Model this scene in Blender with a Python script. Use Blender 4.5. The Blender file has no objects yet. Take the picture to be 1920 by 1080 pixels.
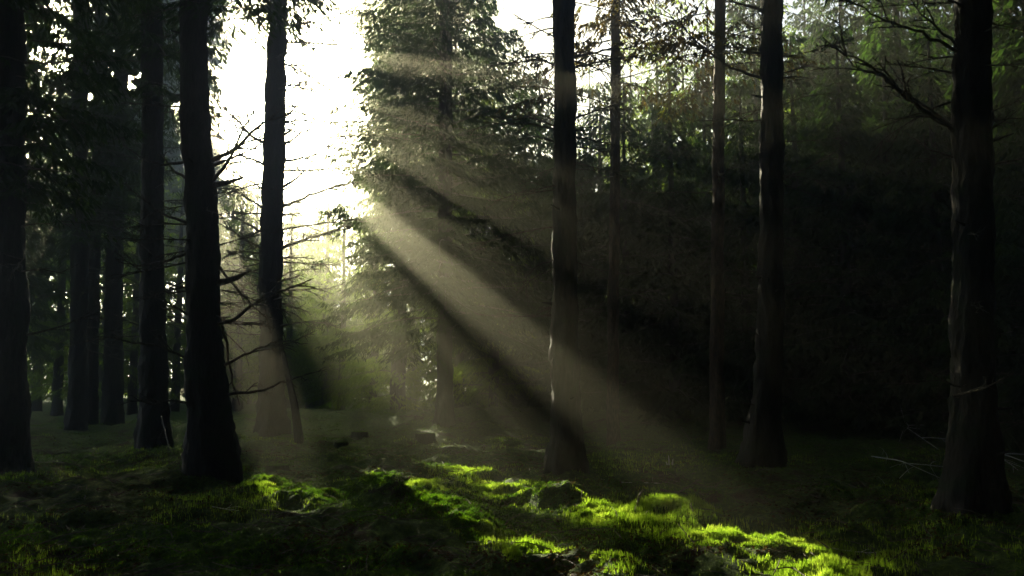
import bpy, math, random
import numpy as np
from mathutils import Vector

# ---------------------------------------------------------------- camera
F = 1664.0                      # focal length in pixels of the 1920 wide frame
PITCH = math.radians(5.5)
CAM = np.array([0.0, 0.0, 1.6])
FWD = np.array([0, math.cos(PITCH), math.sin(PITCH)])
UP = np.array([0, -math.sin(PITCH), math.cos(PITCH)])
RIGHT = np.array([1.0, 0, 0])
scene = bpy.context.scene
cam_data = bpy.data.cameras.new('camera')
cam_data.sensor_width = 36.0
cam_data.lens = 36.0 * F / 1920.0
cam_data.clip_end = 1000
cam = bpy.data.objects.new('camera', cam_data)
scene.collection.objects.link(cam)
cam.location = CAM
cam.rotation_euler = (math.pi / 2 + PITCH, 0, 0)
scene.camera = cam

def ray(px, py):
    return FWD + RIGHT * ((px - 960) / F) + UP * ((540 - py) / F)

def at(px, py, Y):
    d = ray(px, py)
    return CAM + d * (Y / d[1])

# ---------------------------------------------------------------- light
SUN_PX = (288, 48)
S = ray(*SUN_PX); S = S / np.linalg.norm(S)
EL = math.asin(S[2]); AZ = math.atan2(S[0], S[1])
world = bpy.data.worlds.new('World')
scene.world = world
world.use_nodes = True
nt = world.node_tree
sky = nt.nodes.new('ShaderNodeTexSky')
sky.sky_type = 'NISHITA'
sky.sun_disc = False
sky.sun_elevation = EL
sky.sun_rotation = AZ
sky.dust_density = 0.1
sky.air_density = 0.35
nt.links.new(sky.outputs[0], nt.nodes['Background'].inputs[0])
nt.nodes['Background'].inputs[1].default_value = 0.05
sd = bpy.data.lights.new('sun', 'SUN')
sd.energy = 5.0
sd.angle = math.radians(0.35)
sd.color = (1.0, 0.92, 0.66)
so = bpy.data.objects.new('sun', sd)
scene.collection.objects.link(so)
so.rotation_euler = Vector(S).to_track_quat('Z', 'Y').to_euler()
scene.view_settings.view_transform = 'Standard'
scene.view_settings.look = 'None'
scene.view_settings.exposure = 3.12
scene.view_settings.gamma = 1.0
scene.cycles.max_bounces = 5
scene.cycles.diffuse_bounces = 2
scene.cycles.glossy_bounces = 1
scene.cycles.transmission_bounces = 2
scene.cycles.volume_bounces = 0
scene.cycles.sample_clamp_indirect = 3.0
scene.cycles.use_denoising = True
HAZE_DENSITY = 0.0088
HAZE_G = 0.88

rng = np.random.default_rng(7)

# ---------------------------------------------------------------- noise
def _h(ix, iy, iz, seed):
    n = (ix * 73856093) ^ (iy * 19349663) ^ (iz * 83492791) ^ (seed * 2654435761)
    n = n & 0xffffffff
    n = ((n ^ (n >> 15)) * 2246822519) & 0xffffffff
    n = ((n ^ (n >> 13)) * 3266489917) & 0xffffffff
    return (n ^ (n >> 16)) / 4294967295.0

def vnoise(x, y, z=0.0, seed=0):
    x, y, z = np.broadcast_arrays(np.asarray(x, float), y, z)
    fx, fy, fz = np.floor(x), np.floor(y), np.floor(z)
    ix, iy, iz = fx.astype(np.int64), fy.astype(np.int64), fz.astype(np.int64)
    tx, ty, tz = x - fx, y - fy, z - fz
    tx = tx * tx * (3 - 2 * tx); ty = ty * ty * (3 - 2 * ty); tz = tz * tz * (3 - 2 * tz)
    r = 0
    for a in (0, 1):
        for b in (0, 1):
            for c in (0, 1):
                w = (tx if a else 1 - tx) * (ty if b else 1 - ty) * (tz if c else 1 - tz)
                r = r + w * _h(ix + a, iy + b, iz + c, seed)
    return r * 2 - 1

def fbm(x, y, z=0.0, seed=0, octs=4):
    r, a, f = 0, 1.0, 1.0
    for o in range(octs):
        r = r + a * vnoise(np.asarray(x) * f, np.asarray(y) * f, np.asarray(z) * f, seed + o)
        a *= .5; f *= 2.03
    return r

# ---------------------------------------------------------------- ground height
MOUNDS = []   # (x, y, radius, height)

def gz_base(x, y):
    x = np.asarray(x, float); y = np.asarray(y, float)
    z = 0.10 * fbm(x / 3.1, y / 3.1, 0, 11, 3) * np.clip((y + 2) / 8, .3, 1)
    # low bank across the back of the glade
    cross = np.exp(-((x + 1.5) / 7.5) ** 4)
    bank = 0.62 / (1 + np.exp(-(y - 24.5 - .35 * np.sin(x * .8)) / .7)) * 1 / (1 + np.exp((y - 30) / 2.0))
    z = z + bank * cross
    z = z + 0.55 / (1 + np.exp(-(y - 22) / 3.0)) * 1 / (1 + np.exp(-(x - 6) / 1.5)) * .6
    return z

def ground_z(x, y, micro=False):
    x = np.asarray(x, float); y = np.asarray(y, float)
    z = gz_base(x, y)
    for mx, my, mr, mh in MOUNDS:
        d2 = ((x - mx) ** 2 + (y - my) ** 2) / mr ** 2
        z = z + .8 * mh * np.exp(-d2 ** 1.1) * (1 + .35 * vnoise(x / .17, y / .17, 0, 91))
    if micro:
        q = fbm(x / .42, y / .42, 0, 31, 3); z = z + .075 * np.abs(q) ** .8 * np.sign(q) + .04 * np.maximum(0, fbm(x / .2, y / .2, 0, 36, 2)) + .022 * fbm(x / .09, y / .09, 0, 41, 2)
    return z

def on_ground(px, py):
    d = ray(px, py)
    t = np.arange(3.0, 83.0, .02)
    P = CAM + d[None, :] * t[:, None]
    k = int(np.argmax(P[:, 2] <= ground_z(P[:, 0], P[:, 1])))
    return P[k]

def add_mound(px, py, rpx, hpx):
    p = on_ground(px, py)
    MOUNDS.append((p[0], p[1], rpx * p[1] / F, hpx * p[1] / F))

for m in [(600, 868, 45, 18), (742, 880, 35, 16), (712, 930, 45, 30), (1048, 940, 50, 26), (820, 868, 30, 12),
          (1590, 1015, 55, 42), (1270, 965, 60, 28), (1500, 985, 70, 18), (880, 985, 90, 16), (480, 925, 70, 24),
          (900, 790, 120, 14), (1300, 800, 140, 22), (1560, 800, 120, 20), (1230, 1030, 110, 24),
          (1700, 900, 120, 22), (330, 905, 90, 18), (200, 960, 110, 20), (1120, 860, 60, 10), (960, 862, 45, 10),
          (700, 1000, 90, 18), (560, 1000, 60, 14), (1800, 1010, 90, 22), (1420, 905, 70, 12)]:
    add_mound(*m)

# ---------------------------------------------------------------- light gaps
# openings in the crowns: each is a straight tube along the sunlight (through a point), with a radius
def perp(P):
    v = np.atleast_2d(P) - CAM
    return v - (v @ S)[:, None] * S[None, :]

GAPS = []
def gap(P, r):
    GAPS.append((perp(P)[0], r))
SUNNY = [(520, 905, .20), (590, 928, .16), (700, 905, .17), (850, 885, .25), (830, 942, .22), (770, 915, .15),
         (960, 925, .27), (1150, 968, .22), (1430, 1030, .30), (1350, 1022, .15), (1490, 1035, .20),
         (1080, 1060, .19), (990, 1055, .12), (900, 985, .14), (1270, 945, .12), (1530, 1078, .16)]
SUNNY = [(on_ground(px, py), r) for px, py, r in SUNNY]
for p_, r in SUNNY: gap(p_, r)
for px, py, r in [(622, 328, .16), (630, 284, .10), (560, 245, .12), (535, 150, .2), (528, 335, .12), (522, 255, .12)]:
    gap(at(px, py, 24.0), r)
gap(at(1050, 458, 13.6), .24)        # upper shaft, caught by the middle trunk
gap(on_ground(1015, 848), .24)       # thin bright shaft, landing behind the middle trunk
gap(at(1010, 150, 13.6), .12)
for px, py, Y_, r in [(1430, 175, 14.8, .13), (1338, 160, 19.0, .10), (1036, 660, 13.6, .06), (1200, 110, 21, .45), (1310, 150, 19.5, .35), (1110, 160, 21, .3)]:   # slivers of sun on three trunks and the dead twigs
    gap(at(px, py, Y_), r)

def in_gap(P, more=0.0):
    q = perp(P)
    m = np.zeros(len(q), bool)
    for c, r in GAPS:
        m |= ((q - c) ** 2).sum(1) < (r + more) ** 2
    return m

def project(P):
    v = np.atleast_2d(P) - CAM
    d = v @ FWD
    dd = np.where(np.abs(d) < 1e-3, 1e-3, d)
    return 960 + F * (v @ RIGHT) / dd, 540 - F * (v @ UP) / dd, d

SKY_HOLES = [
    [(432, -90), (690, -90), (640, 30), (672, 70), (690, 120), (660, 140), (606, 165), (620, 210), (598, 270), (622, 330),
     (605, 345), (590, 400), (545, 415), (505, 375), (414, 345), (414, 130), (430, 90)],
    [(925, -90), (1042, -90), (1042, 120), (1000, 100), (960, 65), (925, 20)],
    [(215, 130), (262, 128), (262, 165), (235, 170)],
    [(155, 165), (180, 160), (176, 185), (158, 185)],
    [(1080, -60), (1130, -60), (1120, 20), (1085, 60)],
    [(1500, -10), (1530, 5), (1505, 95), (1488, 90)],
]
def in_poly(x, y, poly):
    m = np.zeros(len(x), bool)
    n = len(poly)
    for i in range(n):
        x0, y0 = poly[i]; x1, y1 = poly[(i + 1) % n]
        c = ((y0 > y) != (y1 > y)) & (x < (x1 - x0) * (y - y0) / (y1 - y0 + 1e-9) + x0)
        m ^= c
    return m

def in_sky(P):
    x, y, d = project(P)
    jx = 15 * vnoise(x / 28, y / 17, 0, 5) + 8 * vnoise(x / 9, y / 7, 0, 8) ; jy = 14 * vnoise(x / 23, y / 23, 0, 6)
    x = x + jx; y = y + jy
    m = np.zeros(len(x), bool)
    for p in SKY_HOLES:
        m |= in_poly(x, y, p)
    return m & (d > 0)

# ---------------------------------------------------------------- mesh helpers
def mesh_from(name, verts, faces_flat, counts, mats, mat_idx=None, smooth=False):
    me = bpy.data.meshes.new(name)
    verts = np.asarray(verts, np.float32)
    me.vertices.add(len(verts)); me.vertices.foreach_set('co', verts.ravel())
    faces_flat = np.asarray(faces_flat, np.int32); counts = np.asarray(counts, np.int32)
    me.loops.add(len(faces_flat)); me.loops.foreach_set('vertex_index', faces_flat)
    me.polygons.add(len(counts))
    starts = np.concatenate([[0], np.cumsum(counts)[:-1]]).astype(np.int32) if len(counts) else counts
    me.polygons.foreach_set('loop_start', starts)
    me.polygons.foreach_set('loop_total', counts)
    for m in mats: me.materials.append(m)
    if mat_idx is not None: me.polygons.foreach_set('material_index', np.asarray(mat_idx, np.int32))
    me.polygons.foreach_set('use_smooth', np.full(len(counts), smooth))
    me.update(calc_edges=True)
    return me

class Geo:
    """gathers quads and tubes, builds ONE mesh"""
    def __init__(s): s.v = []; s.f = []; s.c = []; s.m = []; s.n = 0
    def add(s, v, f, mi=0):
        v = np.asarray(v, float).reshape(-1, 3); f = np.asarray(f, np.int64)
        s.v.append(v); s.f.append((f + s.n).ravel()); s.c.append(np.full(len(f), f.shape[1])); s.m.append(np.full(len(f), mi)); s.n += len(v)
    def tube(s, pts, rad, seg=4, mi=0, rough=0, seed=0, cap=True):
        v, f = tube_vf(pts, rad, seg, rough, seed)
        s.add(v, f, mi)
        if cap:
            s.add(v[-seg:], np.arange(seg)[None, :], mi)
    def build(s, name, mats, smooth=False):
        return mesh_from(name, np.concatenate(s.v), np.concatenate(s.f), np.concatenate(s.c), mats, np.concatenate(s.m), smooth)

def tube_vf(pts, rad, seg=4, rough=0, seed=0):
    pts = np.asarray(pts, float); n = len(pts)
    rad = np.broadcast_to(np.asarray(rad, float), (n,))
    t = np.gradient(pts, axis=0); t /= np.linalg.norm(t, axis=1)[:, None] + 1e-9
    ref = np.array([0, 0, 1.0]) if abs(t[0][2]) < .8 else np.array([0, 1.0, 0])
    a = np.cross(t, ref); a /= np.linalg.norm(a, axis=1)[:, None] + 1e-9
    b = np.cross(t, a)
    ang = np.linspace(0, 2 * np.pi, seg, endpoint=False)
    r = rad[:, None] * np.ones((1, seg))
    if rough:
        r = r * (1 + rough * fbm(np.cos(ang)[None, :] * 2.5 + 9, np.sin(ang)[None, :] * 2.5, pts[:, 2:3] * 2.2 + pts[:, 0:1], seed, 4))
    v = pts[:, None, :] + r[:, :, None] * (np.cos(ang)[None, :, None] * a[:, None, :] + np.sin(ang)[None, :, None] * b[:, None, :])
    i = np.arange(n - 1)[:, None] * seg; j = np.arange(seg)[None, :]; j2 = (j + 1) % seg
    f = np.stack([i + j, i + j2, i + seg + j2, i + seg + j], -1).reshape(-1, 4)
    return v.reshape(-1, 3), f

def link(name, me, parent=None):
    o = bpy.data.objects.new(name, me)
    scene.collection.objects.link(o)
    if parent is not None:
        o.parent = parent
    return o

def tag(o, label=None, cat=None, group=None, kind=None):
    if label: o['label'] = label
    if cat: o['category'] = cat
    if group: o['group'] = group
    if kind: o['kind'] = kind
    return o

def empty(name, loc):
    o = bpy.data.objects.new(name, None)
    scene.collection.objects.link(o)
    o.location = Vector([float(c) for c in loc])
    o.empty_display_size = .2
    return o

# ---------------------------------------------------------------- materials
def newmat(name):
    m = bpy.data.materials.new(name); m.use_nodes = True
    nt = m.node_tree; nt.nodes.clear()
    return m, nt, nt.nodes.new('ShaderNodeOutputMaterial')

def N(nt, t, **kw):
    n = nt.nodes.new(t)
    for k, v in kw.items(): setattr(n, k, v)
    return n

def ramp(nt, fac, stops):
    r = nt.nodes.new('ShaderNodeValToRGB')
    el = r.color_ramp.elements
    while len(el) < len(stops): el.new(.5)
    for e, (p, c) in zip(el, stops): e.position = p; e.color = (*c, 1)
    nt.links.new(fac, r.inputs[0])
    return r.outputs[0]

def noise_tex(nt, scale, detail=4, rough=.6, obj=False):
    g = nt.nodes.new('ShaderNodeNewGeometry') if not obj else nt.nodes.new('ShaderNodeTexCoord')
    n = nt.nodes.new('ShaderNodeTexNoise')
    n.inputs['Scale'].default_value = scale; n.inputs['Detail'].default_value = detail; n.inputs['Roughness'].default_value = rough
    nt.links.new(g.outputs['Object' if obj else 'Position'], n.inputs['Vector'])
    return n.outputs[0]

def bark_mat(name, dark, light, moss=None):
    m, nt, out = newmat(name)
    p = N(nt, 'ShaderNodeBsdfPrincipled')
    p.inputs['Roughness'].default_value = .8
    p.inputs['Specular IOR Level'].default_value = .3
    geo = N(nt, 'ShaderNodeNewGeometry')
    mp = N(nt, 'ShaderNodeMapping'); mp.inputs['Scale'].default_value = (1, 1, .28)
    nt.links.new(geo.outputs['Position'], mp.inputs[0])
    vo = N(nt, 'ShaderNodeTexVoronoi'); vo.inputs['Scale'].default_value = 26
    nt.links.new(mp.outputs[0], vo.inputs['Vector'])
    no = N(nt, 'ShaderNodeTexNoise'); no.inputs['Scale'].default_value = 14; no.inputs['Detail'].default_value = 6
    nt.links.new(mp.outputs[0], no.inputs['Vector'])
    mx = N(nt, 'ShaderNodeMath', operation='MULTIPLY'); nt.links.new(vo.outputs[0], mx.inputs[0]); nt.links.new(no.outputs[0], mx.inputs[1])
    col = ramp(nt, mx.outputs[0], [(.05, dark), (.45, light)])
    if moss:
        n2 = noise_tex(nt, 3.5, 5)
        f = ramp(nt, n2, [(.5, (0, 0, 0)), (.66, (1, 1, 1))])
        mix = N(nt, 'ShaderNodeMix', data_type='RGBA')
        nt.links.new(f, mix.inputs[0]); nt.links.new(col, mix.inputs[6]); mix.inputs[7].default_value = (*moss, 1)
        col = mix.outputs[2]
    nt.links.new(col, p.inputs['Base Color'])
    bp = N(nt, 'ShaderNodeBump'); bp.inputs['Strength'].default_value = .9; bp.inputs['Distance'].default_value = .03
    nt.links.new(mx.outputs[0], bp.inputs['Height']); nt.links.new(bp.outputs[0], p.inputs['Normal'])
    nt.links.new(p.outputs[0], out.inputs[0])
    return m

def leaf_mat(name, c0, c1, c2, trans=.5, scale=1.3, bright=1.0):
    m, nt, out = newmat(name)
    n = noise_tex(nt, scale, 5, .7)
    col = ramp(nt, n, [(.3, c0), (.5, c1), (.7, c2)])
    d = N(nt, 'ShaderNodeBsdfDiffuse'); t = N(nt, 'ShaderNodeBsdfTranslucent')
    nt.links.new(col, d.inputs[0])
    mul = N(nt, 'ShaderNodeMix', data_type='RGBA', blend_type='MULTIPLY'); mul.inputs[0].default_value = 1
    nt.links.new(col, mul.inputs[6]); mul.inputs[7].default_value = (1.0 * bright, 1.25 * bright, .55 * bright, 1)
    nt.links.new(mul.outputs[2], t.inputs[0])
    mix = N(nt, 'ShaderNodeMixShader'); mix.inputs[0].default_value = trans
    nt.links.new(d.outputs[0], mix.inputs[1]); nt.links.new(t.outputs[0], mix.inputs[2])
    nt.links.new(mix.outputs[0], out.inputs[0])
    return m

M_BARK = bark_mat('spruce_bark', (.008, .0055, .004), (.036, .026, .019), (.014, .024, .006))
M_MOSSBARK = bark_mat('mossy_stump_bark', (.012, .012, .005), (.04, .045, .014), (.05, .09, .012))
M_BARK2 = bark_mat('larch_bark', (.03, .018, .012), (.14, .075, .045))
M_TWIG = bark_mat('dead_twig_bark', (.05, .035, .025), (.16, .12, .085))
M_LEAF = leaf_mat('spruce_needles', (.018, .034, .012), (.035, .062, .018), (.07, .10, .03), .42)
M_LEAF_BACKLIT = leaf_mat('backlit_tint_spruce_needles', (.04, .06, .010), (.10, .13, .016), (.20, .22, .03), .55, 1.0, 1.6)  # yellower, brighter needles: the glow of backlight put into the colour
M_LEAF_B = leaf_mat('brown_dead_needles', (.04, .024, .010), (.10, .055, .018), (.12, .12, .025), .5, .6, 1.4)

def ground_mat():
    m, nt, out = newmat('mossy_ground')
    p = N(nt, 'ShaderNodeBsdfPrincipled'); p.inputs['Roughness'].default_value = .9; p.inputs['Specular IOR Level'].default_value = .2
    n1 = noise_tex(nt, 1.1, 6, .7); n2 = noise_tex(nt, 14, 6, .75); n3 = noise_tex(nt, 60, 3, .6)
    moss = ramp(nt, n2, [(.3, (.014, .032, .004)), (.5, (.05, .095, .009)), (.72, (.16, .22, .018))])
    lit = ramp(nt, n3, [(.35, (.012, .007, .004)), (.55, (.045, .023, .010)), (.74, (.12, .062, .025))])
    fac = ramp(nt, n1, [(.54, (0, 0, 0)), (.62, (1, 1, 1))])
    mix = N(nt, 'ShaderNodeMix', data_type='RGBA')
    nt.links.new(fac, mix.inputs[0]); nt.links.new(moss, mix.inputs[6]); nt.links.new(lit, mix.inputs[7])
    nt.links.new(mix.outputs[2], p.inputs['Base Color'])
    ad = N(nt, 'ShaderNodeMath', operation='ADD'); nt.links.new(n2, ad.inputs[0]); nt.links.new(n3, ad.inputs[1])
    bp = N(nt, 'ShaderNodeBump'); bp.inputs['Strength'].default_value = 1; bp.inputs['Distance'].default_value = .035
    nt.links.new(ad.outputs[0], bp.inputs['Height']); nt.links.new(bp.outputs[0], p.inputs['Normal'])
    nt.links.new(p.outputs[0], out.inputs[0])
    return m
M_GROUND = ground_mat()
M_GRASS = leaf_mat('grass_blades', (.07, .11, .014), (.20, .26, .03), (.40, .40, .09), .6, 3.5, 1.5)
M_MOSS = leaf_mat('moss_tufts', (.02, .05, .005), (.07, .13, .010), (.18, .24, .02), .45, 6.0, 1.4)
M_LITTER = leaf_mat('leaf_litter', (.025, .013, .006), (.08, .038, .014), (.18, .10, .04), .25, 30.0)

def wood_mat(name, c0, c1, scale):
    m, nt, out = newmat(name)
    p = N(nt, 'ShaderNodeBsdfPrincipled'); p.inputs['Roughness'].default_value = .75
    tc = N(nt, 'ShaderNodeTexCoord')
    w = N(nt, 'ShaderNodeTexWave'); w.wave_type = 'RINGS'; w.rings_direction = 'Z'
    w.inputs['Scale'].default_value = scale; w.inputs['Distortion'].default_value = 2.5; w.inputs['Detail'].default_value = 3
    nt.links.new(tc.outputs['Object'], w.inputs['Vector'])
    nt.links.new(ramp(nt, w.outputs[1], [(.2, c0), (.8, c1)]), p.inputs['Base Color'])
    nt.links.new(p.outputs[0], out.inputs[0])
    return m
M_CUT = wood_mat('cut_wood_rings', (.20, .12, .06), (.42, .28, .15), 22)
M_PALE = wood_mat('bleached_and_glint_wood', (.4, .38, .33), (.6, .58, .52), 9)  # bleached splinters; also stands in for sun glints on fallen branches

# ---------------------------------------------------------------- the ground: one sheet
def graded(lo, hi, a, b, fine, growth=1.045, cap=12):
    mid = list(np.arange(a, b, fine))
    s, x, right = fine, b, []
    while x < hi: right.append(x); s = min(s * growth, cap); x += s
    right.append(hi)
    s, x, left = fine, a, []
    while x > lo:
        s = min(s * growth, cap); x -= s; left.append(max(x, lo))
    return np.array(sorted(set(left)) + mid + right)

gx = graded(-130, 130, -6.5, 7.0, .045)
gy = graded(-60, 150, 5.0, 17.0, .05)
X, Y = np.meshgrid(gx, gy)
Z = ground_z(X, Y, True)
nx, ny = len(gx), len(gy)
i = (np.arange(ny - 1)[:, None] * nx + np.arange(nx - 1)[None, :]).ravel()
quads = np.stack([i, i + 1, i + nx + 1, i + nx], -1)
g = link('forest_ground', mesh_from('forest_ground', np.stack([X, Y, Z], -1).reshape(-1, 3), quads.ravel(), np.full(len(quads), 4), [M_GROUND], smooth=True))
tag(g, kind='structure')

# ---------------------------------------------------------------- spruce crowns
def sprig_quads(B, D, L, W, R):
    """narrow needle sprays: base B, direction D, length L, half width W"""
    n = len(B)
    r = R.normal(size=(n, 3)); side = np.cross(D, r); side /= np.linalg.norm(side, axis=1)[:, None] + 1e-9
    mid = B + D * (L * .45)[:, None]
    tip = B + D * L[:, None]; tip[:, 2] -= L * .12
    v = np.stack([B, mid + side * W[:, None], tip, mid - side * W[:, None]], 1).reshape(-1, 3)
    f = np.arange(n * 4).reshape(-1, 4)
    return v, f

def crown_geo(seed, base, H, z0, R, per_m=7, sl=.22, sw=.035, top_pow=1.3, fill=1.0, cull=True, bare=.12, clump=.0, rmin=.3, step=.11, az=None, twig_r=1.0, gapcull=True, low=None, wide=0.0):
    """one spruce crown (stems + needle sprays) as a Geo in world coordinates minus base"""
    R_ = np.random.default_rng(seed)
    base = np.asarray(base, float)
    G = Geo()
    SB, SD, SL, SW = [], [], [], []
    nb = int((H - z0) * per_m)
    zz = np.sort(R_.uniform(z0, H, nb))
    a0 = R_.uniform(0, 6.28)
    for k, z in enumerate(zz):
        u = (z - z0) / (H - z0)
        L = max(rmin, R * (1 - u ** top_pow) * R_.uniform(.62, 1.08))
        if low is not None and u < .25: L *= low + (1 - low) * u / .25
        a = a0 + k * 2.399 + R_.normal(0, .25)
        if az is not None: a = R_.uniform(*az)
        dr = np.array([math.cos(a), math.sin(a), 0])
        ns = max(4, int(L / .35))
        t = np.linspace(0, 1, ns + 1)
        rise = R_.uniform(.0, .25) + .35 * u; sag = R_.uniform(.25, .55) * (1 - .5 * u)
        bend = R_.normal(0, .12)
        perpd = np.array([-dr[1], dr[0], 0])
        pts = np.array([0, 0, z]) + dr * (L * t)[:, None] + perpd * (bend * L * t * t)[:, None]
        pts[:, 2] += L * (rise * t - sag * t * t + .12 * t ** 4)
        keep_tube = True
        if cull:
            c = pts[1:] + base
            if gapcull and in_gap(c, wide).any(): keep_tube = False
            s_ = in_sky(c[len(c) // 2:])
            if s_.any(): keep_tube = False
        if keep_tube:
            G.tube(pts, np.linspace(.006 + .008 * L, .003, ns + 1) * twig_r, 3, 1, cap=False)
        # side twigs
        nt_ = max(3, int(L / step))
        tt = np.repeat(np.linspace(bare + .02, 1, nt_), 2)
        sg = np.tile([1, -1], nt_)
        tl = (0.18 + .42 * L * (1 - tt) ** .7 * np.minimum(1, tt * 3)) * R_.uniform(.6, 1.15, len(tt))
        tl = np.minimum(tl, 1.1)
        p0 = np.stack([np.interp(tt, t, pts[:, q]) for q in range(3)], 1)
        ang = R_.uniform(.7, 1.15, len(tt))
        td = dr * np.cos(ang)[:, None] + perpd * (np.sin(ang) * sg)[:, None]
        td[:, 2] -= R_.uniform(.1, .55, len(tt))
        td /= np.linalg.norm(td, axis=1)[:, None]
        ncl = np.maximum(2, (tl / (sl * .34) * fill).astype(int))
        idx = np.repeat(np.arange(len(tt)), ncl)
        w = R_.uniform(0, 1, len(idx))
        B = p0[idx] + td[idx] * (tl[idx] * w)[:, None]
        B[:, 2] -= .15 * tl[idx] * w * w
        s2 = R_.choice([-1, 1], len(idx))
        cr = np.cross(td[idx], np.array([0, 0, 1.0]))
        D = td[idx] * .75 + cr * (s2 * R_.uniform(.2, .8, len(idx)))[:, None]
        D[:, 2] -= R_.uniform(.15, .9, len(idx))
        D /= np.linalg.norm(D, axis=1)[:, None]
        SB.append(B); SD.append(D)
        SL.append(sl * R_.uniform(.6, 1.3, len(idx))); SW.append(sw * R_.uniform(.6, 1.3, len(idx)))
    B = np.concatenate(SB); D = np.concatenate(SD); L = np.concatenate(SL); W = np.concatenate(SW)
    Wp = B + base
    keep = np.ones(len(B), bool)
    if clump:
        keep &= fbm(Wp[:, 0] * 1.1, Wp[:, 1] * 1.1, Wp[:, 2] * 1.6, seed, 3) > clump - .6
    if cull:
        keep &= ~in_sky(Wp + D * (L * .5)[:, None])
        if gapcull:
            for f_ in (0, .5, 1): keep &= ~in_gap(Wp + D * (L * f_)[:, None], wide)
    v, f = sprig_quads(B[keep], D[keep], L[keep], W[keep], R_)
    if len(v): G.add(v, f, 0)
    return G

def trunk_geo(pts, rad, seed, seg=26, flare=.0, dz=.06, rough=.13):
    """pts: world polyline bottom to top; resampled, with root flare"""
    pts = np.asarray(pts, float)
    z = np.arange(pts[0, 2], pts[-1, 2], dz)
    P = np.stack([np.interp(z, pts[:, 2], pts[:, 0]), np.interp(z, pts[:, 2], pts[:, 1]), z], 1)
    r = np.interp(z, pts[:, 2], rad)
    h = z - pts[0, 2]
    P[:, 0] += .012 * fbm(z * .9, z * 0 + seed, 0, seed, 2); P[:, 1] += .012 * fbm(z * .9, z * 0 + seed + 9, 0, seed, 2)
    n = len(z)
    ang = np.linspace(0, 2 * np.pi, seg, endpoint=False)
    rr = r[:, None] * (1 + rough * fbm(np.cos(ang)[None, :] * 2 + seed, np.sin(ang)[None, :] * 2, z[:, None] * 2.4, seed, 4)
                       + .09 * fbm(np.cos(ang)[None, :] * 7 + seed, np.sin(ang)[None, :] * 7, z[:, None] * 7, seed + 3, 3))
    if flare:
        lob = 1 + .55 * np.cos(ang * 5 + seed) + .3 * np.cos(ang * 3 + seed * 2)
        rr = rr + r[:, None] * flare * np.exp(-h / .28)[:, None] * lob[None, :] * .8 + r[:, None] * flare * .35 * np.exp(-h / .9)[:, None]
    v = np.stack([P[:, 0:1] + rr * np.cos(ang), P[:, 1:2] + rr * np.sin(ang), np.repeat(z[:, None], seg, 1)], -1).reshape(-1, 3)
    i = np.arange(n - 1)[:, None] * seg; j = np.arange(seg)[None, :]; j2 = (j + 1) % seg
    f = np.stack([i + j, i + j2, i + seg + j2, i + seg + j], -1).reshape(-1, 4)
    return v, f

def branch_pts(p0, d, L, R_, sag=.15, wob=.08, n=9):
    t = np.linspace(0, 1, n)
    d = np.asarray(d, float); d = d / np.linalg.norm(d)
    p = p0 + d * (L * t)[:, None]
    p[:, 2] -= sag * L * t * t
    w = np.cumsum(R_.normal(0, wob * L / n, (n, 3)), 0); w[0] = 0
    return p + w * t[:, None] ** .5

def dead_branch(p0, d, L, r, seed, twigs=6, sag=.15, fine=True, pts=None):
    R_ = np.random.default_rng(seed)
    G = Geo()
    P = branch_pts(np.asarray(p0, float), d, L, R_, sag) if pts is None else np.asarray(pts, float)
    G.tube(P, np.linspace(r, r * .25, len(P)), 5, 0)
    ax = P[-1] - P[0]; L = np.linalg.norm(ax); ax = ax / L
    for k in range(twigs):
        u = R_.uniform(.2, .95)
        q = np.array([np.interp(u, np.linspace(0, 1, len(P)), P[:, c]) for c in range(3)])
        s = R_.normal(size=3); s -= ax * (s @ ax); s /= np.linalg.norm(s) + 1e-9; s[2] *= .5
        td = ax * R_.uniform(.5, 1) + s * R_.uniform(.4, .9)
        l2 = L * R_.uniform(.15, .45) * (1.1 - u * .6)
        T = branch_pts(q, td, l2, R_, R_.uniform(-.1, .3), .1, 6)
        G.tube(T, np.linspace(r * .55, r * .2, 6), 3, 0)
        if fine:
            for _ in range(3):
                q2 = T[R_.integers(2, 6)]
                T2 = branch_pts(q2, td + R_.normal(0, .6, 3), l2 * R_.uniform(.25, .5), R_, .2, .1, 4)
                G.tube(T2, np.linspace(r * .34, r * .16, 4), 3, 0)
    return G

def put(name, G, mats, base, parent, smooth=True):
    v = [a - np.asarray(base) for a in G.v]
    G.v = v
    return link(name, G.build(name, mats, smooth), parent)

# ---------------------------------------------------------------- the trees one can tell apart
def tree_from_px(name, label, cat, Y, prof, seed, top=20.0, flare=.6, group=None, mat=None, seg=34, rough=.15):
    """prof: (px_centre, py, width_px) from the base upward; the last entry is carried on to the top"""
    bx, by = prof[0][0], prof[0][1]
    P = [at(px, py, Y) for px, py, w in prof]
    Rr = [w / 2 * Y / F for px, py, w in prof]
    x0 = P[0][0]
    zb = float(ground_z(x0, Y)) - .12
    P[0] = np.array([x0, Y, zb])
    d = (P[-1] - P[-2]); d = d / d[2]
    rtop = Rr[-1]
    while P[-1][2] < top - 1:
        P.append(P[-1] + d * 2 * .6); P[-1][2] = P[-2][2] + 2
        d = d * .6 + np.array([0, 0, .4]); rtop *= .9; Rr.append(rtop)
    base = np.array([x0, Y, zb + .12])
    root = empty(name, base)
    tag(root, label, cat, group)
    v, f = trunk_geo(P, Rr, seed, seg, flare * .75, rough=rough)
    G = Geo(); G.add(v, f)
    put('trunk', G, [mat or M_BARK], base, root)
    return root, base, np.array(P), np.array(Rr)

def axis_at(P, z):
    return np.array([np.interp(z, P[:, 2], P[:, 0]), np.interp(z, P[:, 2], P[:, 1]), z])

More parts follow.
